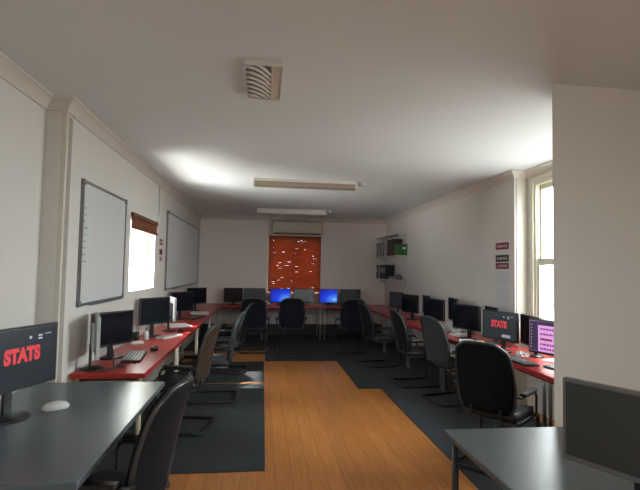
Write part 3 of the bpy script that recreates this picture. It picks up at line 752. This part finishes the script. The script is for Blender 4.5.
MB().b2((0.01, -0.0935, 0.13), (0.08, -0.0905, 0.17)).build('box_label', M['white_pl'], t)
kinds = ['ink', 'ink', 'binder_w', 'ink', 'ink', 'ink', 'ink', 'ink']
for k, m in enumerate(kinds): binder('%s binder, %s from the back wall on the bottom shelf' % ('black' if m == 'ink' else 'white', ords[k]), 11.08-k*0.105, 1.385, 0.092, 0.32, m)
sheets('document_pile', 'low pile of grey documents at the near end of the bottom shelf', 2.86, 9.85, 0.1, 26, 'bag', 0.21, 0.30, 1.385)
crumple('plastic_bag', 'dark crumpled bag beside the binders on the bottom shelf', 'bag', 2.86, 9.99, 0.075, 'pc_grey', 0.9, 15).location = (2.84, 9.60, 1.385)

# ------------------------------------------------------------------ light
w = bpy.data.worlds.new('sky'); SC.world = w; w.use_nodes = True
bg = w.node_tree.nodes['Background']; bg.inputs[0].default_value = (0.93, 0.97, 1.0, 1); bg.inputs[1].default_value = 18.0
_nt = w.node_tree; _tc = _nt.nodes.new('ShaderNodeTexCoord'); _sp = _nt.nodes.new('ShaderNodeSeparateXYZ'); _rp = _nt.nodes.new('ShaderNodeValToRGB')
_rp.color_ramp.elements[0].position = 0.42; _rp.color_ramp.elements[0].color = (0.36, 0.37, 0.36, 1)     # ground below the horizon
_rp.color_ramp.elements[1].position = 0.52; _rp.color_ramp.elements[1].color = (0.88, 0.965, 1.0, 1)     # bright overcast sky
_mr = _nt.nodes.new('ShaderNodeMapRange'); _mr.inputs[1].default_value = -1; _mr.inputs[2].default_value = 1
_nt.links.new(_tc.outputs['Generated'], _sp.inputs[0]); _nt.links.new(_sp.outputs['Z'], _mr.inputs[0]); _nt.links.new(_mr.outputs[0], _rp.inputs[0]); _nt.links.new(_rp.outputs[0], bg.inputs[0])
sd = bpy.data.lights.new('sun', 'SUN'); sd.energy = 24; sd.angle = math.radians(2.0); sd.color = (1.0, 0.95, 0.86)
so = bpy.data.objects.new('sun', sd); COL.objects.link(so)
so.rotation_euler = Vector((1.4, 0.72, -1.62)).to_track_quat('-Z', 'Y').to_euler()
def sky_portal(name, loc, d, sx, sy):
    l = bpy.data.lights.new(name, 'AREA'); l.shape = 'RECTANGLE'; l.size = sx; l.size_y = sy; l.cycles.is_portal = True
    o = bpy.data.objects.new(name, l); COL.objects.link(o); o.location = loc
    o.rotation_euler = Vector(d).to_track_quat('-Z', 'Z').to_euler()
sky_portal('portal_left', (XL-T-0.02, 6.03, 1.735), (1, 0, 0), 1.3, 1.0)
sky_portal('portal_back', (0.75, YB+T+0.02, 1.67), (0, -1, 0), 1.4, 1.5)
sky_portal('portal_right', (XRN+T+0.02, 4.09, 1.79), (-1, 0, 0), 2.2, 1.8)
sky_portal('portal_front', (XRN+T+0.02, -0.8, 1.79), (-1, 0, 0), 1.1, 1.8)
sky_portal('portal_rear', (1.65, YF-T-0.02, 1.725), (0, 1, 0), 1.4, 1.25)
# added area lamp outside the left window imitates bounce off sunlit ground
g = bpy.data.lights.new('fill_lamp_near', 'AREA'); g.shape = 'RECTANGLE'; g.size = 0.8; g.size_y = 0.9; g.energy = 300; g.color = (1, 0.97, 0.92)
go = bpy.data.objects.new('fill_lamp_near', g); COL.objects.link(go); go.location = (-2.35, 6.05, -0.1)
go.rotation_euler = Vector((0.6, 0, 1.0)).to_track_quat('-Z', 'Y').to_euler()

g = bpy.data.lights.new('fill_lamp_far', 'AREA'); g.shape = 'RECTANGLE'; g.size = 4.0; g.size_y = 5.0; g.energy = 2700; g.color = (1, 0.98, 0.95)  # added wide lamp, brightens the back of the room through the left window
go = bpy.data.objects.new('fill_lamp_far', g); COL.objects.link(go); go.location = (-5.4, 3.4, -0.3)
go.rotation_euler = Vector((0.7, 0.4, 1.0)).to_track_quat('-Z', 'Y').to_euler()

# ------------------------------------------------------------------ camera
cam = bpy.data.cameras.new('camera'); co = bpy.data.objects.new('camera', cam); COL.objects.link(co)
f, yaw, pitch, roll = 466.2065, 0.1210, 0.0512, 0.0181
cam.sensor_fit = 'HORIZONTAL'; cam.sensor_width = 36; cam.lens = f/640*36; cam.clip_start = 0.05; cam.clip_end = 200
fw = Vector((math.sin(yaw)*math.cos(pitch), math.cos(yaw)*math.cos(pitch), math.sin(pitch)))
rt = Vector((math.cos(yaw), -math.sin(yaw), 0)); up = rt.cross(fw)
# content turned clockwise in the picture = camera turned anticlockwise
r2 = rt*math.cos(roll)+up*math.sin(roll); u2 = up*math.cos(roll)-rt*math.sin(roll)
co.matrix_world = Matrix(((r2.x, u2.x, -fw.x, 0), (r2.y, u2.y, -fw.y, 0), (r2.z, u2.z, -fw.z, CZ), (0, 0, 0, 1)))
SC.camera = co
vs = SC.view_settings
vs.view_transform = 'Standard'; vs.look = 'None'; vs.gamma = 1.0; vs.use_curve_mapping = False; vs.exposure = -0.03
SC.cycles.use_denoising = True
SC.cycles.max_bounces = 10; SC.cycles.diffuse_bounces = 6
SC.cycles.sample_clamp_indirect = 6.0
